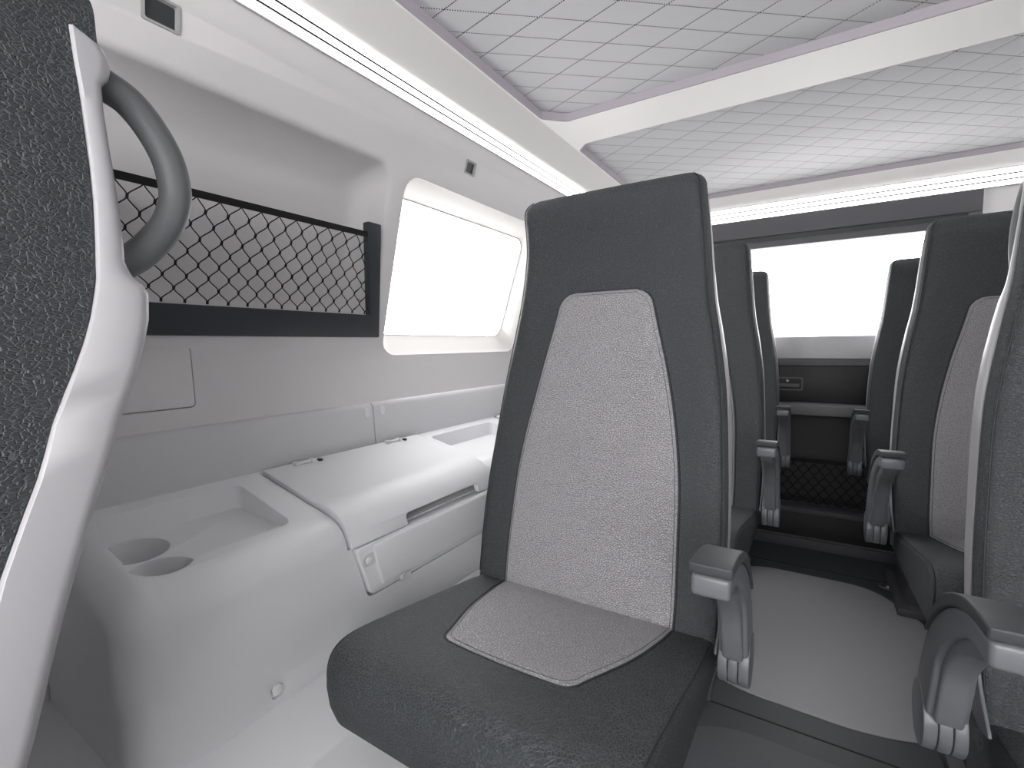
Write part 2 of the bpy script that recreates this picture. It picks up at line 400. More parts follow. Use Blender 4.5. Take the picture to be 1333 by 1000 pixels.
# ------------------------------------------------------------------ side console (left), solid moulding with trays, cup wells and the lid opening
top = [(-1.096, -.2760), (-.772, -.3525), (-.750, -.600), (-.750, -.700), (-1.096, -.700)]
bm = bmesh.new(); A, B, sides, caps = add_prism(bm, top, XZ, .235, 2.50)
bm.edges.ensure_lookup_table()
sel = []
def near(v, x, z): return abs(v.co.x - x) < 1e-4 and abs(v.co.z - H - z) < 1e-4
for e in bm.edges:
    a, b = e.verts
    lon = abs(a.co.y - b.co.y) > .1
    if lon and near(a, -.772, -.3525): sel.append(e)
    if not lon and a.co.y < .3 and ({True} == {near(v, -.772, -.3525) or near(v, -1.096, -.2760) for v in (a, b)} or {True} == {near(v, -.772, -.3525) or near(v, -.750, -.6) for v in (a, b)}): sel.append(e)
    if not lon and a.co.y < .3 and {True} == {near(v, -.750, -.6) or near(v, -.75, -.7) for v in (a, b)}: sel.append(e)
bevel_bm(bm, .050, 10, edges=sel)
cons = from_bm('side_console', bm, M['cons'])
def zcut(outline, z0, z1):
    bm = bmesh.new(); add_prism(bm, outline, lambda p, t: (p[0], p[1], t + H), z0, z1); return from_bm('cut', bm, None, smooth=False)
def circ(x, y, r, n=32): return [(x + r * math.cos(2*math.pi*i/n), y + r * math.sin(2*math.pi*i/n)) for i in range(n)]
def tray(y0, y1, x0=-1.043, x1=-.840):
    bm = bmesh.new(); R1 = rrect(x0, x1, y0, y1, .020); R2 = rrect(x0 + .012, x1 - .006, y0 + .006, y1 - .008, .018)
    def fz(x): return -.336 - (x + 1.03) * .09
    r1 = [bm.verts.new((p[0], p[1], -.2 + H)) for p in rrect(x0 - .012, x1 + .008, y0 - .008, y1 + .010, .024)]; r2 = [bm.verts.new((p[0], p[1], fz(p[0]) + H)) for p in R2]
    for a in range(len(R1)): b = (a + 1) % len(R1); bm.faces.new((r1[a], r1[b], r2[b], r2[a]))
    bm.faces.new(r1[::-1]); bm.faces.new(r2); return from_bm('cut', bm, None, smooth=False)
lidcut = [(-1.070, -.15), (-.6, -.15), (-.6, -.4005), (-.812, -.4005), (-.90, -.362), (-1.070, -.310)]
def lowcutter(y0, y1):
    bm = bmesh.new(); add_prism(bm, round_poly([(y0, -.38), (y1, -.38), (y1 - .016, -.513), (y0 + .033, -.513)], .014), lambda p, t: (t, p[0], p[1] + H), -.79, -.6); return from_bm('cut', bm, None, smooth=False)
def lidcutter(y0, y1):
    bm = bmesh.new(); add_prism(bm, lidcut, XZ, y0, y1); return from_bm('cut', bm, None, smooth=False)
scr = rrect(.425, .452, -.590, -.556, .008, 4)
def scrcut():
    bm = bmesh.new(); add_prism(bm, scr, lambda p, t: (t, p[0], p[1] + H), -.757, -.70); return from_bm('cut', bm, None, smooth=False)
boolean(cons, [tray(.280, .545), zcut(circ(-.972, .328, .050), -.395, -.2), zcut(circ(-.870, .327, .047), -.395, -.2),
               tray(1.150, 1.50), lidcutter(.604, 1.118), lidcutter(1.56, 2.07), lowcutter(.609, 1.113), lowcutter(1.565, 2.065), scrcut()])
bevel_obj(cons, .0045, 3, 38)
tag(cons, 'long pale grey moulded side console with tray and two cup wells along the left wall', 'console')
def disc(name, c, r, ax, d, m, parent=None, n=20):
    bm = bmesh.new()
    rot = {'x': Matrix.Rotation(math.pi/2, 4, 'Y'), 'y': Matrix.Rotation(math.pi/2, 4, 'X'), 'z': Matrix.Identity(4)}[ax]
    bmesh.ops.create_cone(bm, cap_ends=True, segments=n, radius1=r, radius2=r, depth=d, matrix=Matrix.Translation(c) @ rot); bevel_bm(bm, min(.001, d*.3), 2, 40)
    return from_bm(name, bm, m, parent)
disc('screw_cap', (-.7555, .4385, -.578 + H), .0095, 'x', .006, M['cap'], cons)

# lids with the drop front below
def lid(y0, y1):
    L = Vector((0, 0, 0))
    pr_o = [(-1.058, -.2765), (-.875, -.3215), (-.868, -.3200), (-.835, -.3235), (-.805, -.3335), (-.783, -.350), (-.768, -.372), (-.760, -.398)]
    pr_i = [(-.776, -.398), (-.785, -.375), (-.80, -.358), (-.83, -.342), (-.875, -.338), (-1.058, -.2925)]
    bm = bmesh.new(); add_prism(bm, pr_o + pr_i, lambda p, t: (p[0], t, p[1] + H), y0, y1)
    o = from_bm('lid', bm, M['cons'], cons)
    bm = bmesh.new(); add_prism(bm, rrect(y0 + .155, y0 + .43, -.45, -.374, .010, 4), lambda p, t: (t, p[0], p[1] + H), -.82, -.70)
    c = from_bm('cut', bm, None, smooth=False)
    boolean(o, [c]); bevel_obj(o, .003, 3, 38)
    for hy in (.075, .37):
        bm = bmesh.new(); add_tube(bm, [(-1.045, y0 + hy, -.2765 + H), (-1.045, y0 + hy + .04, -.2765 + H)], .0045, 12)
        for a in (-.006, .038):
            vs = [bm.verts.new((x, y, z)) for x in (-1.053, -1.036) for y in (y0 + hy + a, y0 + hy + a + .008) for z in (-.280 + H, -.2712 + H)]
            for f in ((0, 1, 3, 2), (4, 6, 7, 5), (0, 4, 5, 1), (2, 3, 7, 6), (0, 2, 6, 4), (1, 5, 7, 3)): bm.faces.new([vs[q] for q in f])
        from_bm('hinge', bm, M['cons'], o)
        box('hinge_stop', (-1.046, y0 + hy + .058, -.2815 + H), (-1.034, y0 + hy + .066, -.2755 + H), M['slot'], o, r=.0005)
    def fn(p, t): return (t + (-.757 + (-.400 - p[1]) * .05), p[0], p[1] + H)
    pts = round_poly([(y0 + .006, -.4015), (y1 - .006, -.4015), (y1 - .02, -.508), (y0 + .036, -.508)], .014)
    bm = bmesh.new(); add_prism(bm, pts, fn, -.030, 0); bevel_bm(bm, .004, 3, 40); f = from_bm('front_panel', bm, M['cons'], cons)
    pts = round_poly([(y0 + .044, -.4035), (y1 - .012, -.4035), (y1 - .020, -.496), (y0 + .062, -.496)], .008)
    bm = bmesh.new(); add_prism(bm, pts, fn, -.002, .007); bevel_bm(bm, .005, 3, 40); from_bm('raised_face', bm, M['cons'], f)
    yy = y0 + .034
    bm = bmesh.new(); add_prism(bm, rrect(yy - .016, yy + .022, -.444, -.420, .010, 5), fn, -.0005, .0025); bevel_bm(bm, .001, 1, 40); from_bm('screw_boss', bm, M['back'], f)
    disc('screw_cap', (-.7525, yy, -.432 + H), .0075, 'x', .004, M['cap'], f)
    bm = bmesh.new(); add_prism(bm, round_poly([(y0 + .115, -.509), (y0 + .145, -.509), (y0 + .14, -.495), (y0 + .12, -.495)], .005), fn, -.003, .0085); from_bm('latch_tab', bm, M['back'], f)
lid(.609, 1.113)
lid(1.565, 2.065)

# back panels standing along the wall behind the console
def back_panel(y0, y1, label):
    pts = [(-1.106, -.170), (-1.100, -.160), (-1.088, -.161), (-1.080, -.172), (-1.072, -.284), (-1.106, -.284)]
    o = prism_obj('wall_back_panel', pts, XZ, y0, y1, M['back'], r=.003, seg=2, ang=40)
    tag(o, label, 'panel', 'grey back panels above the console'); return o
b1 = back_panel(.02, .958, 'long grey back panel behind the cup tray, left of the seam')
b2 = back_panel(.9605, 1.96, 'grey back panel right of the seam, running behind the main seat')
for o, yy in ((b1, .935), (b2, .992)):
    bm = bmesh.new(); add_prism(bm, rrect(yy - .010, yy + .010, -.200, -.172, .009, 5), lambda p, t: (-1.080 + (-.172 - p[1]) * .075 + t, p[0], p[1] + H), -.001, .0012)
    bevel_bm(bm, .0006, 1, 40); from_bm('finger_notch', bm, M['cons'], o)

# lower plinth below the console
pts = [(-1.112, -.602), (-.748, -.602), (-.655, -.660), (-.585, -.95), (-1.112, -.95)]
o = prism_obj('trim_3', pts, XZ, YF + .4, 2.5, M['cons'], r=.004, seg=2); struct(o)
o = prism_obj('trim_4', [mir(p) for p in [(-1.112, -.272), (-.80, -.345), (-.75, -.6), (-.655, -.66), (-.585, -.95), (-1.112, -.95)]], XZ, .2, 2.5, M['cons'], r=.03, seg=5); struct(o)

# ------------------------------------------------------------------ ceiling with recessed quilted panels
X0, X1 = -.738, 2 * XM + .738
ceil = box('ceiling', (X0 - .10, YF, .70 + H), (X1 + .10, YB + .14, .76 + H), M['beam'], r=0)
def oct_(x0, x1, y0, y1, c): return [(x0 + c, y0), (x1 - c, y0), (x1, y0 + c), (x1, y1 - c), (x1 - c, y1), (x0 + c, y1), (x0, y1 - c), (x0, y0 + c)]
p1 = round_poly(oct_(X0, X1, -.75, 1.43, .060), .010, 2); p2 = round_poly(oct_(X0, X1, 1.612, 2.556, .045), .010, 2)
def ccut(p):
    bm = bmesh.new(); add_prism(bm, p, lambda q, t: (q[0], q[1], t + H), .65, .73); return from_bm('cut', bm, None, smooth=False)
boolean(ceil, [ccut(p1), ccut(p2)]); struct(ceil)
def quilt(p, label):
    cx = sum(q[0] for q in p) / len(p); cy = sum(q[1] for q in p) / len(p)
    ins = [(cx + (q[0] - cx) * .997, cy + (q[1] - cy) * .997) for q in p]
    bm = bmesh.new(); add_prism(bm, ins, lambda q, t: (q[0], q[1], t + H), .722, .7297)
    o = from_bm('quilted_ceiling_panel', bm, M['quilt']); tag(o, label, 'ceiling panel', 'quilted panels in the ceiling')
    bm = bmesh.new(); k = len(p)
    def ring(s, z): return [bm.verts.new((cx + (q[0] - cx) * s[0], cy + (q[1] - cy) * s[1], z + H)) for q in p]
    a = ring((.9995, .9995), .7005); b = ring((.9995, .9995), .7216); c = ring((.991, .991), .7216); d = ring((.9945, .9945), .7005)
    rs = [a, b, c, d, a]
    for u, v in zip(rs[:-1], rs[1:]):
        for i in range(k): bm.faces.new((u[i], u[(i+1) % k], v[(i+1) % k], v[i]))
    from_bm('mauve_border', bm, M['mauve'], o)
quilt(p1, 'grey diamond-quilted ceiling panel in front of the cross beam, nearest the camera'); quilt(p2, 'grey diamond-quilted ceiling panel behind the cross beam, towards the rear light bar')

# coves between the ceiling frame and the light bars
def cove(name, poly, a, b, fn=XZ): return struct(prism_obj(name, poly, fn, a, b, M['cove'], r=0))
cp = [(-.818, .632), (X0 - .004, .6995), (X0 - .004, .725), (-.90, .725), (-.87, .640)]
cove('trim_5', cp, YF, YB + .1); cove('trim_6', [mir(p) for p in cp], YF, YB + .1)
rp = [(2.590, .648), (2.560, .6995), (2.560, .725), (2.74, .725), (2.74, .648)]
cove('trim_7', rp, X0 - .05, X1 + .05, lambda p, t: (t, p[0], p[1] + H))

# ------------------------------------------------------------------ light bars
def light_bar(name, p0, p1, fn, a, b, label):
    """strip in section from p0 (low) to p1 (high), swept a..b"""
    mid = fn(((p0[0] + p1[0]) / 2, (p0[1] + p1[1]) / 2), (a + b) / 2)
    e = empty('light_bar', mid, label, 'ceiling light', 'white light bars along the ceiling edge'); L = Vector(mid)
    def g(p, t): return Vector(fn(p, t)) - L
    d = Vector((p1[0] - p0[0], p1[1] - p0[1])); ln = d.length; d /= ln; nrm = Vector((d.y, -d.x))
    cen = Vector((XM if fn is XZ else .8, 0)); 
    if nrm.dot(cen - Vector(p0)) < 0: nrm = -nrm
    P = lambda s, h: tuple(Vector(p0) + d * (s * ln) + nrm * h)
    bm = bmesh.new(); add_prism(bm, [P(-.05, -.012), P(1.05, -.012), P(1.05, -.001), P(-.05, -.001)], g, a, b); from_bm('housing', bm, M['housing'], e, smooth=False)
    bm = bmesh.new(); add_prism(bm, [P(-.06, -.004), P(.0, -.004), P(.0, .003), P(-.06, .003)], g, a, b); from_bm('edge_strip', bm, M['housing'], e, smooth=False)
    for s0, s1 in ((.30, .38), (.625, .705)):
        bm = bmesh.new(); add_prism(bm, [P(s0, 0), P(s1, 0), P(s1, .0045), P(s0, .0045)], g, a, b); from_bm('divider', bm, M['slot'], e, smooth=False)
    for s0, s1 in ((.01, .31), (.37, .635), (.695, .99)):
        bm = bmesh.new(); add_prism(bm, [P(s0, 0), P(s1, 0), P(s1, .004), P(s0, .004)], g, a, b); from_bm('diffuser', bm, M['led'], e, smooth=False)
light_bar('light_bar', (-.842, .588), (-.818, .631), XZ, YF, 2.60, 'long white light bar running above the left wall')
light_bar('light_bar', mir((-.842, .588)), mir((-.818, .631)), XZ, YF, 2.60, 'long white light bar above the right wall, outside the picture')
light_bar('light_bar', (2.612, .588), (2.588, .645), lambda p, t: (t, p[0], p[1] + H), -.815, .875, 'white light bar across the rear end above the dark window header')

# ------------------------------------------------------------------ rear end
RW = struct(prism_obj('wall_rear', [(2.62, .60), (2.76, .60), (2.76, -.95), (2.62, -.95)], lambda p, t: (t, p[0], p[1] + H), -1.25, 1.31, M['wall'], r=0))
def cutbox(x0, x1, y0, y1, z0, z1, r=.0):
    bm = bmesh.new(); add_prism(bm, rrect(x0, x1, z0, z1, r) if r else [(x0, z0), (x1, z0), (x1, z1), (x0, z1)], lambda p, t: (p[0], t, p[1] + H), y0, y1); return from_bm('cut', bm, None, smooth=False)
boolean(RW, [cutbox(-.46, .52, 2.5, 2.9, .022, .470, .02), cutbox(-.48, .54, 2.5, 2.735, -.77, -.34)])
# header frame of dark trim : top beam, slot, lower rail, side posts
hdr = box('rear_window_surround', (-.50, 2.598, .4985 + H), (.547, 2.619, .585 + H), M['rear'], r=.003)
tag(hdr, 'dark charcoal header and surround above and beside the rear window', 'trim')
box('slot', (-.50, 2.612, .474 + H), (.52, 2.6195, .4985 + H), M['slot'], hdr, r=0)
box('lower_rail', (-.50, 2.600, .4445 + H), (.547, 2.628, .475 + H), M['rear'], hdr, r=.004)
box('side_post', (.505, 2.598, .022 + H), (.547, 2.6195, .4985 + H), M['rear'], hdr, r=.003)
box('side_post', (-.50, 2.598, .022 + H), (-.455, 2.6195, .4985 + H), M['rear'], hdr, r=.003)
# window reveal and pane
bm = bmesh.new(); o1 = rrect(-.459, .519, .023, .469, .018); i1 = rrect(-.445, .505, .028, .421, .018); k = len(o1)
def rg(A, y): return [bm.verts.new((p[0], y, p[1] + H)) for p in A]
rs = [rg(o1, 2.622), rg(i1, 2.70), rg(i1, 2.71), rg(o1, 2.71)]; rs.append(rs[0])
for a, b in zip(rs[:-1], rs[1:]):
    for i in range(k): bm.faces.new((a[i], a[(i+1) % k], b[(i+1) % k], b[i]))
w3 = struct(from_bm('window_2', bm, M['reveal'], angle=50))
bm = bmesh.new(); add_prism(bm, rrect(-.446, .506, .027, .422, .018), lambda p, t: (p[0], t, p[1] + H), 2.702, 2.706); from_bm('pane', bm, M['pane'], w3, smooth=False)
def rear_box(name, z0, z1, y0, m, label, cat, x0=-.50, x1=.547, y1=2.6195):
    o = box(name, (x0, y0, z0 + H), (x1, y1, z1 + H), m, r=.003); tag(o, label, cat); return o
bm_ = prism_obj('window_sill_band', [(2.598, .022), (2.6195, .024), (2.6195, -.078), (2.592, -.078)], lambda p, t: (t, p[0], p[1] + H), -.50, .547, M['rearband'], r=.002)
tag(bm_, 'speckled mid-grey sill band directly under the rear window', 'trim')
rear_box('dark_strip', -.112, -.079, 2.594, M['rear'], 'charcoal strip below the speckled grey sill band', 'trim')
rp_ = rear_box('rear_door_panel', -.280, -.1135, 2.597, M['rearlo'], 'near-black rear panel with a recessed latch above the shelf', 'panel')
bm = bmesh.new(); ro = rrect(-.175, -.032, -.228, -.166, .010, 4); ri = rrect(-.169, -.038, -.222, -.172, .008, 4); k = len(ro)
rs = [rg(ro, 2.5965), rg(ro, 2.5945), rg(ri, 2.5945), rg(ri, 2.5968)]
for a, b in zip(rs[:-1], rs[1:]):
    for i in range(k): bm.faces.new((a[i], a[(i+1) % k], b[(i+1) % k], b[i]))
la = from_bm('latch_bezel', bm, M['rear'], rp_)
box('latch_lever', (-.16, 2.590, -.212 + H), (-.046, 2.596, -.196 + H), M['rear'], la, r=.002)
disc('latch_button', (-.095, 2.594, -.183 + H), .006, 'y', .006, M['metal'], la, 12)
sh = prism_obj('rear_shelf', [(2.545, -.335), (2.545, -.292), (2.556, -.283), (2.6195, -.281), (2.6195, -.335)], lambda p, t: (t, p[0], p[1] + H), -.50, .56, M['ledge'], r=.003)
tag(sh, 'grey shelf ledge crossing above the dark rear storage recess', 'shelf')
rc = rear_box('storage_recess', -.768, -.342, 2.722, M['recess'], 'black storage recess behind the rear net', 'recess', -.478, .538, 2.7345)
box('recess_floor', (-.478, 2.625, -.769 + H), (.538, 2.722, -.762 + H), M['recess'], rc, r=0)
rn = empty('rear_net', (.03, 2.60, -.66 + H), 'black storage net across the recess at the rear floor end', 'storage net')
bm = bmesh.new(); W2, H2 = .021, .056
def RP(x, z, y=2.605): return Vector((x - .03, y - 2.60, z + .66))
k = 0
while True:
    x0 = -.47 + k * W2
    if x0 > .54: break
    pts = []
    for i in range(41):
        z = -.556 - .205 * i / 40; t = tri((z + .57) / H2); s = 1 if k % 2 == 0 else -1
        pts.append(RP(x0 + s * (t - .5) * (W2 - .0015), z, 2.605 - .010 * math.sin(math.pi * i / 40)))
    add_tube(bm, pts, .0021, 5); k += 1
from_bm('netting', bm, M['net'], rn, angle=80)
bm = bmesh.new(); add_prism(bm, [(-.48, -.566), (.54, -.566), (.54, -.548), (-.48, -.548)], lambda p, t: RP(p[0], p[1], t), 2.602, 2.608); from_bm('top_hem', bm, M['net'], rn)
kick = rear_box('rear_step', -.95, -.79, 2.535, M['rearlo'], 'black kick panel of the rear step above the floor', 'step', -.60, .66)
box('step_lip', (-.60, 2.522, -.788 + H), (.66, 2.6195, -.765 + H), M['rear'], kick, r=.003)
box('trim_line', (-.60, 2.528, -.905 + H), (.66, 2.534, -.899 + H), M['ledge'], kick, r=.001)
box('toe_board', (-.60, 2.515, 0), (.66, 2.5345, .044), M['rear'], kick, r=.003)

# unseen wall added to block front light; its high opening lets some in
bk = prism_obj('wall_front_light_block', [(-1.25, -.95), (1.31, -.95), (1.31, .74), (-1.25, .74)], lambda p, t: (p[0], t, p[1] + H), YF - .06, YF, M['wall'], r=0)
boolean(bk, [cutbox(-.40, 1.0, YF - .1, YF + .05, -.30, .64, .04)]); struct(bk)

# ------------------------------------------------------------------ seats
ZB = [.40, .44, .55, .65, .75, .85, .95, 1.05, 1.11, 1.16, 1.20, 1.235, 1.28]
YBk = [-.006, .000, .022, .046, .072, .096, .113, .126, .133, .135, .128, .119, .128]
ZW = [.40, .60, .72, .86, .97, 1.04, 1.16, 1.28]; HW = [.251, .253, .248, .237, .220, .208, .197, .190]
ZTOP = 1.275
def yf(z): return spl(z, ZB, YBk)
def hw(z): return spl(z, ZW, HW)
def thick(z): return interp(z, [.4, .75, .95, 1.07, 1.22, 1.28], [.035, .035, .042, .048, .050, .050])
def rnd(z, r=.030): 
    if z < ZTOP - r: return 0.0
    q = min(1.0, (z - (ZTOP - r)) / r); return r - math.sqrt(max(0, r * r - (q * r) ** 2))
def back_ring(z, y_of, t_of, w_of, rc=.018, nf=14, inset=0.0):
    """closed ring: front left->right then around the back"""
    wv = w_of(z) - inset; y0 = y_of(z) + inset * .8; y1 = y_of(z) + t_of(z) - inset * .3; rc = min(rc, wv * .9, (y1 - y0) * .45)
    out = []
    for i in range(nf + 1):
        x = -wv + rc + (2 * wv - 2 * rc) * i / nf; out.append((x, y0 + .006 * (1 - (x / wv) ** 2) ** .5 * 0 + .004 * (x / wv) ** 2 - .002))
    ye = y0 + .002
    for i in range(1, 7):
        a = -math.pi / 2 + math.pi / 2 * i / 6; out.append((wv - rc + rc * math.cos(a), ye + rc + rc * math.sin(a)))
    out.append((wv + .002, (ye + y1) / 2 + .003))
    out.append((wv - .001, y1)); out.append((-wv + .001, y1)); out.append((-wv - .002, (ye + y1) / 2 + .003))
    for i in range(0, 6):
        a = math.pi + math.pi / 2 * i / 6; out.append((-wv + rc + rc * math.cos(a), ye + rc + rc * math.sin(a)))
    return out
def loft(name, rings, m, parent, angle=50, closed=True):
    bm = bmesh.new(); R = [[bm.verts.new(p) for p in r] for r in rings]; n = len(R[0])
    for a, b in zip(R[:-1], R[1:]):
        for k in range(n if closed else n - 1): bm.faces.new((a[k], a[(k + 1) % n], b[(k + 1) % n], b[k]))
    if closed: bm.faces.new(R[0][::-1]); bm.faces.new(R[-1])
    return from_bm(name, bm, m, parent, angle=angle)
def ifront(x, z, lift=0.0):                       # point on the backrest front face
    return (x, yf(z) + .004 * (x / hw(z)) ** 2 - .002 - lift, z)
ZI = [.442, .50, .58, .694, .796, .898, .98, 1.05]; WI = [.177, .178, .176, .171, .157, .136, .115, .098]
def wi(z): return spl(z, ZI, WI)
# cushion side profile (y, z): top edge from back to front, around the nose and back underneath
CU = [(.035, .438), (-.02, .448), (-.10, .461), (-.20, .478), (-.29, .493), (-.35, .502), (-.385, .503), (-.408, .494), (-.419, .475), (-.421, .45), (-.417, .42), (-.408, .395), (-.395, .384), (-.25, .380), (-.05, .378), (.03, .380)]
def ctop(y): return spl(-y, [-p[0] for p in CU[:7]], [p[1] for p in CU[:7]])
def poly_inset(poly, d):
    n = len(poly); cx = sum(p[0] for p in poly) / n; cz = sum(p[1] for p in poly) / n; out = []
    for i in range(n):
        a = Vector(poly[i - 1]); b = Vector(poly[(i + 1) % n]); t = (b - a).normalized(); nr = Vector((t.y, -t.x))
        p = Vector(poly[i])
        if nr.dot(p - Vector((cx, cz))) > 0: nr = -nr
        out.append(p + nr * d)
    return out
yf0, thick0 = yf, thick
def make_seat(label, handle=False, armside=1, arms=True, deep=0.0, plain=False, ao=0.0):
    global yf, thick
    zb = [.36, .65, .736, .788, .828, .858, .892, .916, .939, .962, .985, 1.012, 1.045, 1.076, 1.107, 1.138, 1.172, 1.201, 1.227, 1.28]
    yb = [-.05, .046, .068, .083, .098, .110, .120, .130, .140, .149, .156, .162, .165, .167, .1675, .167, .166, .164, .163, .163]
    edge_y = (lambda z: interp(z, zb, yb)) if plain else (lambda z: yf(z) + thick(z))
    lean = (lambda z: interp(z, [.44, .6, .78, .85, .95, 1.05], [-.11, -.075, -.034, -.022, -.010, 0])) if plain else (lambda z: 0)
    yf = lambda z: yf0(z) - deep + lean(z)
    thick = (lambda z: edge_y(z) - yf(z) + interp(z, [1.165, 1.195], [0, .020])) if plain else (lambda z: thick0(z))
    """origin: centre of the cushion/backrest joint, on the floor; faces -y.  armside +1: armrest at +x"""
    e = empty('cabin_seat', (0, 0, 0), label, 'seat', 'high-backed two-tone cabin seats')
    # backrest
    zs = [.40 + (1.245 - .40) * i / 44 for i in range(45)] + [ZTOP - .030 + .030 * math.sin(math.pi / 2 * i / 8) for i in range(1, 9)]
    rings = []
    for z in zs:
        ins = rnd(z)
        rings.append([(x, y, z) for x, y in back_ring(z, yf, thick, hw, inset=ins)])
    br = loft('backrest', rings, M['leather'], e)
    # light insert on the backrest
    def insert(name, nz, nx, zfun, wfun, pfun, parent):
        bm = bmesh.new(); G = []
        for i in range(nz + 1):
            row = []
            for j in range(nx + 1):
                s = -1 + 2 * j / nx; row.append(bm.verts.new(pfun(i / nz, s)))
            G.append(row)
        for i in range(nz):
            for j in range(nx): bm.faces.new((G[i][j], G[i][j+1], G[i+1][j+1], G[i+1][j]))
        # thickness: wrap an outer skirt back into the leather
        return bm, G
    zt = 1.060; rcn = .030
    def wtop(z):
        wv = wi(z)
        if z > zt - rcn: q = (z - (zt - rcn)) / rcn; wv -= rcn - rcn * math.sqrt(max(0, 1 - q * q))
        return wv
    def pf(u, s):
        z = .443 + (zt - .443) * (1 - (1 - u) ** 1.25)
        edge = min(1, (1 - abs(s)) / .06); ev = min(1, (zt - z) / .01); lift = .0005 + .0028 * math.sin(min(edge, ev) * math.pi / 2)
        if u == 1: lift = .0
        x = s * wtop(z); return ifront(x, z, lift if abs(s) < 1 else -.0008)
    bm, G = insert('', 70, 34, None, None, pf, br)
    from_bm('insert_panel', bm, M['insert'], br, angle=80)
    # edge seam and stitch lines
    def outline(ins, lift, closed=False):
        pts = []
        for i in range(41):
            z = .445 + (zt - .445 - ins) * (i / 40) ** .8; pts.append(ifront(wtop(min(zt, z + ins * .9)) - ins, z, lift))
        top_ = []
        wv = wtop(zt - .0001) - ins * .5
        for i in range(1, 12): top_.append(ifront(wv - 2 * wv * i / 12, zt - ins, lift))
        return pts + top_ + [(-p[0], p[1], p[2]) for p in pts[::-1]]
    tube('seam_edge', outline(-.0015, -.0002), .0016, M['pipe'], br, 5)
    tube('stitching', outline(.006, .0030), .00065, M['stitch'], br, 4)
    # dark piping at both front corners over the top, and a seam down each flank
    for s in ((-1, 1) if not plain else ()):
        p = []; q = []
        for i in range(50):
            z = .45 + (1.235 - .45) * i / 49; p.append((s * (hw(z) - .006), yf(z) + .0030, z)); q.append((s * (hw(z) + .0016), yf(z) + thick(z) * .62, z))
        for i in range(1, 7): 
            z = 1.235 + .034 * i / 6; ii = rnd(z); p.append((s * (hw(z) - ii - .006), yf(z) + ii * .8 + .003, z)); q.append((s * (hw(z) - ii + .001), yf(z) + thick(z) * .62, z))
        tube('piping', p, .0013, M['pipe'], br, 5); tube('piping', q, .0010, M['pipe'], br, 5)
    # cushion
    R = .045; xs = []
    HC = .247
    for i in range(11): a = math.pi / 2 * i / 10; xs.append(-HC + R - R * math.cos(a))
    st = xs + [-HC + R + (2 * HC - 2 * R) * i / 12 for i in range(1, 12)] + [-x for x in xs[::-1]]
    rings = []
    for x in st:
        d = max(0, abs(x) - (HC - R)); plan = R - math.sqrt(max(0, R * R - d * d))
        r2 = .016; d2 = max(0, abs(x) - (HC - r2)); ins = (r2 - math.sqrt(max(0, r2 * r2 - d2 * d2)))
        pl = poly_inset(CU, ins); ring = []
        for (y, z) in pl:
            f = max(0, min(1, (-.10 - y) / .30)); ring.append((x * (1 - .03 * f), y + plan * .75 * f, z - .004 * 0))
        rings.append(ring)
    cu = loft('cushion', rings, M['leather'], e, angle=60)
    def cf(y, x, lift): 
        return (x, y, ctop(y) + lift)
    YI = [-.285, -.283, -.278, -.268, -.255, -.15, -.05, .01]; WY = [.088, .0985, .1075, .1145, .1185, .153, .172, .178]
    def wy(y): return interp(y, YI, WY) if y < -.255 else spl(y, YI[4:], WY[4:]) 
    def pfc(u, s):
        y = -.285 + (.008 + .285) * (u ** 1.5); e1 = min(1, (1 - abs(s)) / .07); e2 = min(1, (y + .285) / .012)
        lift = .0004 + .0028 * math.sin(min(e1, e2) * math.pi / 2)
        x = s * wy(y); yy = y - .004 * (1 - (s) ** 2) * max(0, 1 - u * 3)
        return cf(yy, x, -.001 if (abs(s) >= 1 or u == 0) else lift)
    bm, G = insert('', 50, 34, None, None, pfc, cu); from_bm('insert_panel', bm, M['insert'], cu, angle=80)
    def outl(ins, lift):
        pts = []
        for i in range(61):
            y = .004 + (-.289 + ins) * (1 - (1 - i / 60) ** 1.5); pts.append(cf(y, wy(max(-.285, y - ins)) - ins, lift))
        w0 = pts[-1][0]; mid = [cf(pts[-1][1] - .004 * (1 - (1 - i / 6) ** 2), w0 - 2 * w0 * i / 12, lift) for i in range(1, 7)]
        mid = mid + [(-p[0], p[1], p[2]) for p in mid[:-1][::-1]]
        return pts + mid + [(-p[0], p[1], p[2]) for p in pts[::-1]]
    tube('seam_edge', outl(-.0015, -.0002), .0016, M['pipe'], cu, 5); tube('stitching', outl(.006, .0030), .00065, M['stitch'], cu, 4)
    for s in (-1, 1):
        p = []
        for (y, z) in poly_inset(CU, .0035)[1:13]:
            f = max(0, min(1, (-.10 - y) / .30)); d = R - .009; plan = R - math.sqrt(max(0, R * R - d * d))
            p.append((s * (HC - .0075) * (1 - .03 * f), y + plan * .75 * f, z))
        tube('piping', smooth_path(p, 3), .0018, M['pipe'], cu, 6)
    # shell
    ZS = [.36, .50, .71, .78, .855, .926, .97, 1.009, 1.027, 1.05, 1.084, 1.13, 1.172, 1.185, 1.196, 1.207, 1.221, 1.227]
    DS = [.035, .040, .047, .051, .054, .055, .050, .043, .031, .023, .016, .011, .013, .026, .029, .027, .019, .002]
    if plain:
        ZS = [.36, .65, .736, .788, .85, .874, .903, .930, .958, .983, 1.004, 1.011, 1.016, 1.03, 1.048, 1.07, 1.099, 1.133, 1.164, 1.188, 1.190, 1.202, 1.212, 1.220, 1.227]
        DS = [.040, .043, .045, .047, .045, .046, .047, .047, .045, .044, .041, .036, .029, .022, .0215, .0195, .018, .0165, .016, .018, .024, .028, .028, .024, .003]
    if not handle: DS = [d if z < 1.0 else interp(z, [1.0, 1.227], [.044, .004]) for z, d in zip(ZS, DS)]
    rings = []
    zb0 = .36 if plain else .452
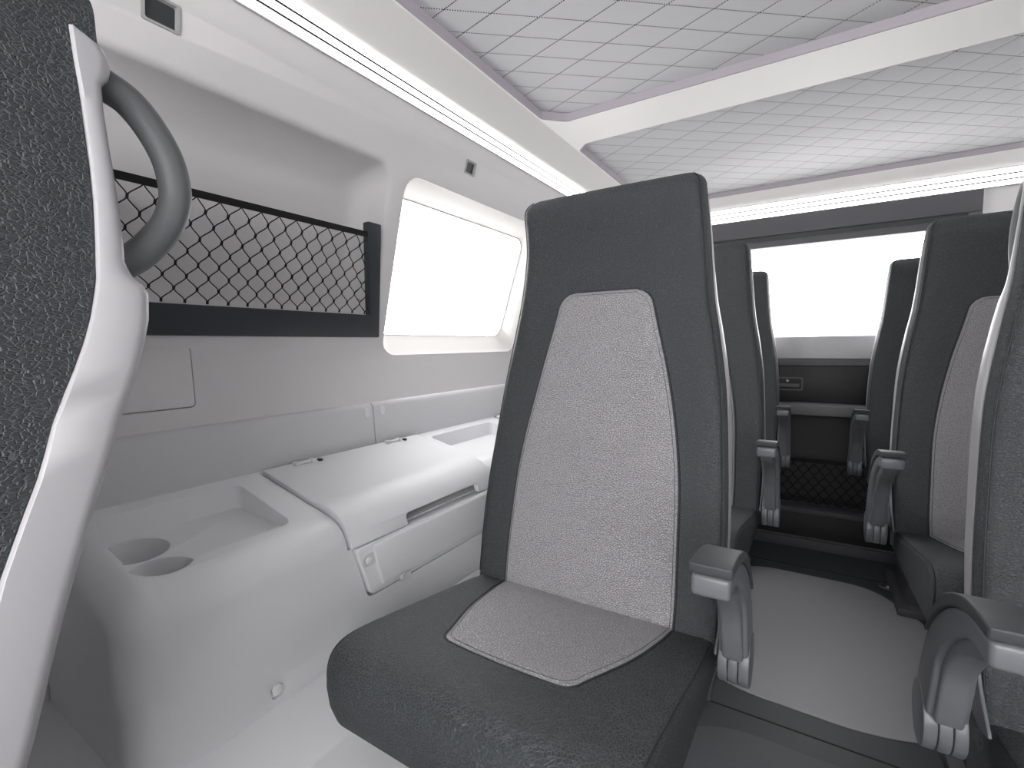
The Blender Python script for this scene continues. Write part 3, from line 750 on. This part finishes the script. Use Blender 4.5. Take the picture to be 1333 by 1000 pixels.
    for z in [zb0 + (1.0 - zb0) * i / 30 for i in range(30)] + [1.0 + .227 * i / 60 for i in range(61)]:
        wv = hw(z) + (.0035 if plain else .0010); y0 = edge_y(z) + .0008; dp = interp(z, ZS, DS); y1 = y0 + dp
        rr = min(.012, dp * .45)
        full = interp(z, [.36, .9, 1.227], [.075, .075, .055])      # the middle of the shell bulges a bit further back than its edge
        ring = [(-wv + .002, y0), (wv - .002, y0), (wv, y0 + .002)]
        for i in range(5): a = math.pi / 2 * i / 4; ring.append((wv - rr + rr * math.cos(a), y1 - rr + rr * math.sin(a)))
        ring += [(wv * .86, y1 + .001), (wv * .8, y0 + max(dp, .012)), (-wv * .8, y0 + max(dp, .012)), (-wv * .86, y1 + .001)]
        for i in range(5): a = math.pi / 2 + math.pi / 2 * i / 4; ring.append((-wv + rr + rr * math.cos(a), y1 - rr + rr * math.sin(a)))
        ring.append((-wv, y0 + .002)); rings.append([(x, y, z) for x, y in ring])
    sh = loft('shell', rings, M['shell'], e, angle=45)
    if handle:
        s = armside
        pts = [(s * .172, .172, 1.204), (s * .172, .195, 1.196), (s * .172, .212, 1.188), (s * .172, .228, 1.170), (s * .172, .241, 1.145), (s * .172, .246, 1.120), (s * .172, .245, 1.100), (s * .172, .237, 1.078), (s * .172, .226, 1.062), (s * .173, .212, 1.046), (s * .174, .197, 1.034), (s * .175, .175, 1.020)]
        if not plain: pts = [(p[0] * 1.04, p[1] + .008, p[2] - .010) for p in pts]
        if False: pts = [(s * .186, .178, 1.205), (s * .188, .189, 1.178), (s * .19, .208, 1.166), (s * .19, .226, 1.147), (s * .192, .235, 1.116), (s * .194, .231, 1.087), (s * .196, .214, 1.045), (s * .20, .195, 1.028), (s * .205, .178, 1.015)]
        tube('grab_handle', smooth_path(pts, 6), .0145, M['handle'], sh, 18)
    # armrest
    if arms:
        s = armside; xa, xb = s * (.264 + ao), s * (.3045 + ao)
        def side(p, t): return (t, p[0], p[1])
        out_ = smooth_path([(0, -.010, .480), (0, -.030, .530), (0, -.057, .578), (0, -.092, .615), (0, -.140, .650), (0, -.190, .674), (0, -.24, .689), (0, -.295, .696)], 3)
        inn_ = smooth_path([(0, -.295, .671), (0, -.25, .666), (0, -.209, .653), (0, -.158, .621), (0, -.115, .575), (0, -.098, .534), (0, -.080, .480)], 3)
        poly = [(p[1], p[2]) for p in out_] + [(p[1], p[2]) for p in inn_]
        bm = bmesh.new(); add_prism(bm, poly, side, xa, xb); bevel_bm(bm, .005, 3, 40)
        ar = from_bm('armrest', bm, M['arm'], e, angle=60)
        inn2 = smooth_path([(0, -.275, .674), (0, -.245, .650), (0, -.205, .632), (0, -.155, .600), (0, -.118, .558), (0, -.102, .515), (0, -.086, .475)], 3)
        poly2 = [(p[1] + .014, p[2] - .004) for p in out_[4:-4]] + [(p[1], p[2]) for p in inn2]
        bm = bmesh.new(); add_prism(bm, poly2, side, s * (.269 + ao), s * (.298 + ao)); bevel_bm(bm, .006, 3, 40); from_bm('inner_rib', bm, M['arm'], ar, angle=60)
        padp = [(p[1] - .001, p[2] + .001) for p in out_[6:]]; up = [(p[1] + .005 * min(1, i / 6), p[2] + .003 + .011 * min(1, i / 6)) for i, p in enumerate(out_[6:])]
        up[-1] = (up[-1][0] - .009, up[-1][1]); up[0] = (padp[0][0] + .004, padp[0][1] + .004)
        bm = bmesh.new(); add_prism(bm, padp + up[::-1], side, s * (.2615 + ao), s * (.307 + ao)); bevel_bm(bm, .005, 3, 40); from_bm('arm_pad', bm, M['pad'], ar, angle=60)
        # hinge barrel: three discs
        for j, (a, b) in enumerate(((.262, .2755), (.2765, .290), (.291, .3055))):
            bm = bmesh.new(); add_prism(bm, [(-.038 + .0405 * math.cos(2*math.pi*i/40), .457 + .0405 * math.sin(2*math.pi*i/40)) for i in range(40)], side, s * (a + ao), s * (b + ao))
            bevel_bm(bm, .0018, 2, 40); from_bm('hinge_disc', bm, M['arm'], ar, angle=30)
        # small lever plate beside the hinge
        bm = bmesh.new(); add_prism(bm, round_poly([(.050, .455), (.062, .55), (.048, .585), (.034, .57), (-.015, .50), (-.065, .462), (-.03, .450)], .008), side, s * .2545, s * .2585); bevel_bm(bm, .001, 1, 40)
        lp = from_bm('recliner_lever', bm, M['arm'], e); disc('pivot', (s * .2595, .035, .51), .007, 'x', .003, M['slot'], lp, 14)
    # pedestal
    bm = bmesh.new()
    def bxx(lo, hi):
        vs = [bm.verts.new((x, y, z)) for x in (lo[0], hi[0]) for y in (lo[1], hi[1]) for z in (lo[2], hi[2])]
        for f in ((0, 1, 3, 2), (4, 6, 7, 5), (0, 4, 5, 1), (2, 3, 7, 6), (0, 2, 6, 4), (1, 5, 7, 3)): bm.faces.new([vs[i] for i in f])
    bxx((-.14, -.26, .02), (.14, .0, .379)); bxx((-.17, -.30, .0), (.17, .03, .03))
    bevel_bm(bm, .004, 2); from_bm('pedestal', bm, M['rear'], e)
    return e
def copy_tree(o, parent=None):
    c = o.copy(); C.collection.objects.link(c)
    if parent: c.parent = parent
    for ch in list(o.children): copy_tree(ch, c)
    return c
sL = make_seat('dark leather seat with light grey insert and armrest in the centre foreground, fully visible', False, 1)
sR = make_seat('dark leather seat cut by the right frame edge, the nearest seat right of the aisle', True, -1, ao=.016)
sL2 = copy_tree(sL); sL2['label'] = 'second seat left of the aisle, directly behind the large centre seat'
sL3 = copy_tree(sL); sL3['label'] = 'rearmost seat left of the aisle, in front of the rear window'
sR2 = make_seat('middle seat right of the aisle with part of its light grey insert showing', False, -1, ao=.008)
sR3 = copy_tree(sR2); sR3['label'] = 'rearmost seat right of the aisle, in front of the rear window'
sF = make_seat('black-leather seat with white shell and grey grab handle at the left frame edge', True, 1, False, .07, True)
CL, CR, Y1, DY = -.371, .447, .833, .755
for o, x, y in ((sL, CL, Y1), (sL2, CL, Y1 + DY), (sL3, CL, Y1 + 2 * DY), (sR, CR + .008, Y1), (sR2, CR, Y1 + DY), (sR3, CR, Y1 + 2 * DY), (sF, -.737, .003)):
    o.location = (x, y, 0)
